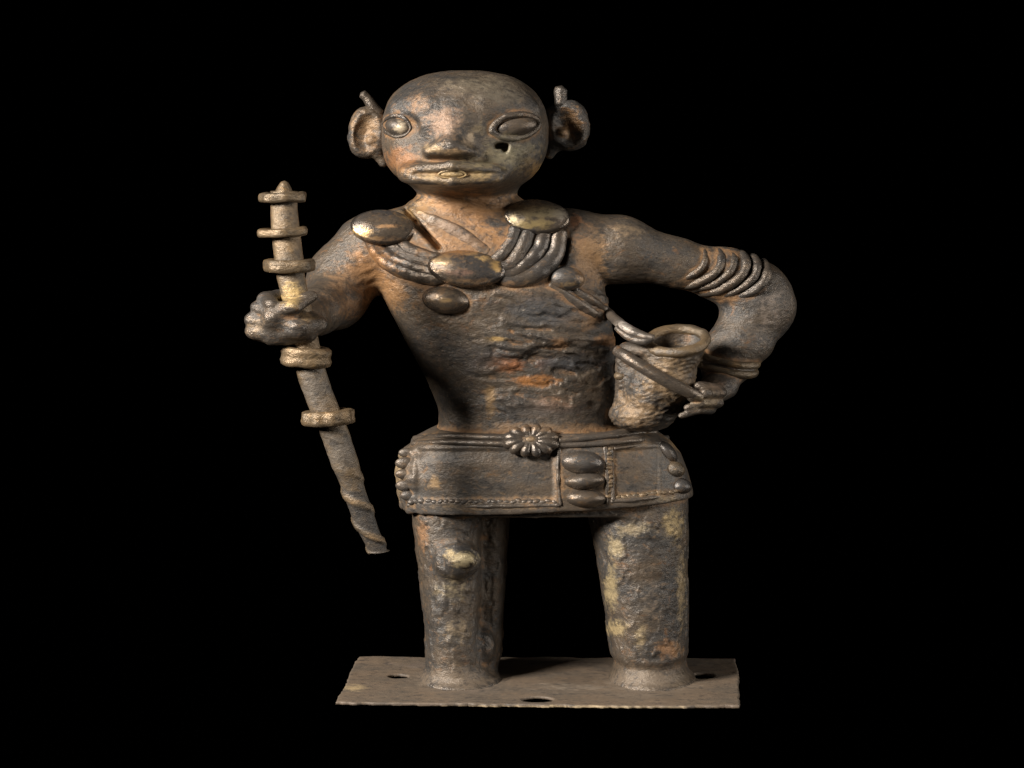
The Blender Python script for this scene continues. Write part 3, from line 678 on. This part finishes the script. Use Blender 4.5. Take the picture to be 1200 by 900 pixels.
def staff_ring(cx, cy, a, hgt, rz, mat, lobes=0, two=False):
    y0 = sy(cy); c = M(cx, cy, y0); r = math.radians(rz); n = 72; t = np.linspace(0, 2 * math.pi, n, endpoint=False)
    a *= .94; hgt *= .94
    prof = [(.50, .5), (.86, .5), (.97, .42), (1.0, .2), (1.0, 0), (1.0, -.2), (.97, -.42), (.86, -.5), (.50, -.5)]
    if two: prof = [(.50, .5), (.88, .5), (.98, .38), (1.0, .22), (.96, .08), (.96, -.04), (1.0, -.2), (.96, -.4), (.84, -.5), (.50, -.5)]
    V = []
    for (q, z) in prof:
        for k in range(n):
            rr = a * q * (1 + (.045 * math.sin(lobes * t[k] + cx) if lobes and q > .6 else 0))
            p = np.array([rr * math.cos(t[k]), .74 * rr * math.sin(t[k]), z * hgt])
            V.append(c + np.array([p[0] * math.cos(r) - p[2] * math.sin(r), p[1], p[0] * math.sin(r) + p[2] * math.cos(r)]))
    m = len(prof); F = []
    for i in range(m):
        j = (i + 1) % m
        for k in range(n): F.append((i * n + k, j * n + k, j * n + (k + 1) % n, i * n + (k + 1) % n))
    V = np.array(V); F = np.array(F)
    if vnormals(V, F)[4 * n] @ np.array([1, 0, 0]) < 0: F = F[:, ::-1]
    V = rough_up(V, F, 1.5, .09, int(cx * 3 + cy), 3)
    part('ring', (V, F), mat, staff)
staff_ring(331.5, 231, 27.5, 11, 1, TAN, 7); staff_ring(331, 272, 30, 10, 3, TAN, 6); staff_ring(339, 311, 30, 14, 0, TAN, 5)
staff_ring(358.5, 418, 30, 23, -4, TAN, 0, True); staff_ring(384, 489, 31, 17, 3, TAN, 9)
part('finial', tube([M(332.5, 230, -173), M(333, 220, -172), M(333.5, 213.5, -171)], [12, 8, 4], n=12, seg=18, amp=.6), TAN, staff)

# ---- base plate with three holes
def yd(py): return D * (H / (py - HY) - 1)
cr = [(393, 822.5), (868, 826.5), (863, 771), (420, 769)]
Q = np.array([((x - 600) * (1 + yd(y) / D), yd(y)) for x, y in cr])
holes = [(467, 792, 12, 10), (630, 819, 18, 13), (822, 791.5, 15, 14)]
def pl(X, Y, Z):
    d = np.full(np.broadcast(X, Y).shape, -1e9)
    for i in range(4):
        a, b2 = Q[i], Q[(i + 1) % 4]; e = b2 - a; nrm = np.array([e[1], -e[0]]) / np.linalg.norm(e)
        s = (X - a[0]) * nrm[0] + (Y - a[1]) * nrm[1]
        tt = ((X - a[0]) * e[0] + (Y - a[1]) * e[1]) / (e @ e)
        d = np.maximum(d, s + (.9 * np.sin(tt * 7 + i) + .5 * np.sin(tt * 23 + 2 * i + 3 * np.sin(tt * 5)) + .4 * np.sin(tt * 57 + 6 * np.sin(tt * 9))) - (3.0 * np.sin(np.clip(tt, 0, 1) * math.pi) - 1.2 * np.sin(tt * 41 + 5 * np.sin(tt * 13)) - .9 * np.sin(tt * 113 + 7 * np.sin(tt * 17)) if i == 0 else 0))
    for (hx, hy, ra, rb) in holes:
        Yh = yd(hy); Xh = (hx - 600) * (1 + Yh / D)
        k = np.sqrt(((X - Xh) / ra) ** 2 + ((Y - Yh) / rb) ** 2); d = np.maximum(d, -(k - 1) * min(ra, rb))
    zc = Z + 1.9
    return np.maximum(d, np.abs(zc) - 1.9)
f = Field((-225, -150, -9), (285, 120, 5), 1.3); f.op((pl, np.array([-225, -150, -6]), np.array([285, 120, 2])), 1)
V, F = f.mesh(); V = smooth(V, F, 1)
top = sst(-2.8, -1.0, V[:, 2])
V[:, 2] += top * 1.1 * fbm(V * np.array([.02, .03, 0]), 500, 3) + top * .3 * fbm(V * np.array([.1, .12, 0]), 505, 2)
plate = part('base_plate', (V, F), PLATE, root, touch=False, stain=[(600, 829, 240, 2.4, (.48, .38, .24), 1.0), (415, 806, 18, 5, (.36, .27, .15), .8), (690, 806, 120, 8, (.21, .175, .14), .6), (640, 778, 60, 5, (.13, .10, .085), .7), (500, 780, 60, 5, (.12, .095, .08), .7), (750, 815, 60, 5, (.15, .115, .085), .7), (560, 810, 30, 6, (.13, .10, .08), .7)])

# ---- the body mesh last, with grime round everything applied to it
kd = KDTree(sum(len(p) for p in PARTS)); i = 0
for p in PARTS:
    for vv in p: kd.insert(Vector(vv), i); i += 1
kd.balance()
body = build('body', BV, BF, BODY, root, grime=grime_of(BV, kd, 1, 9), cav_scale=1.5)
print('verts', len(BV), 'objects', len(bpy.data.objects))
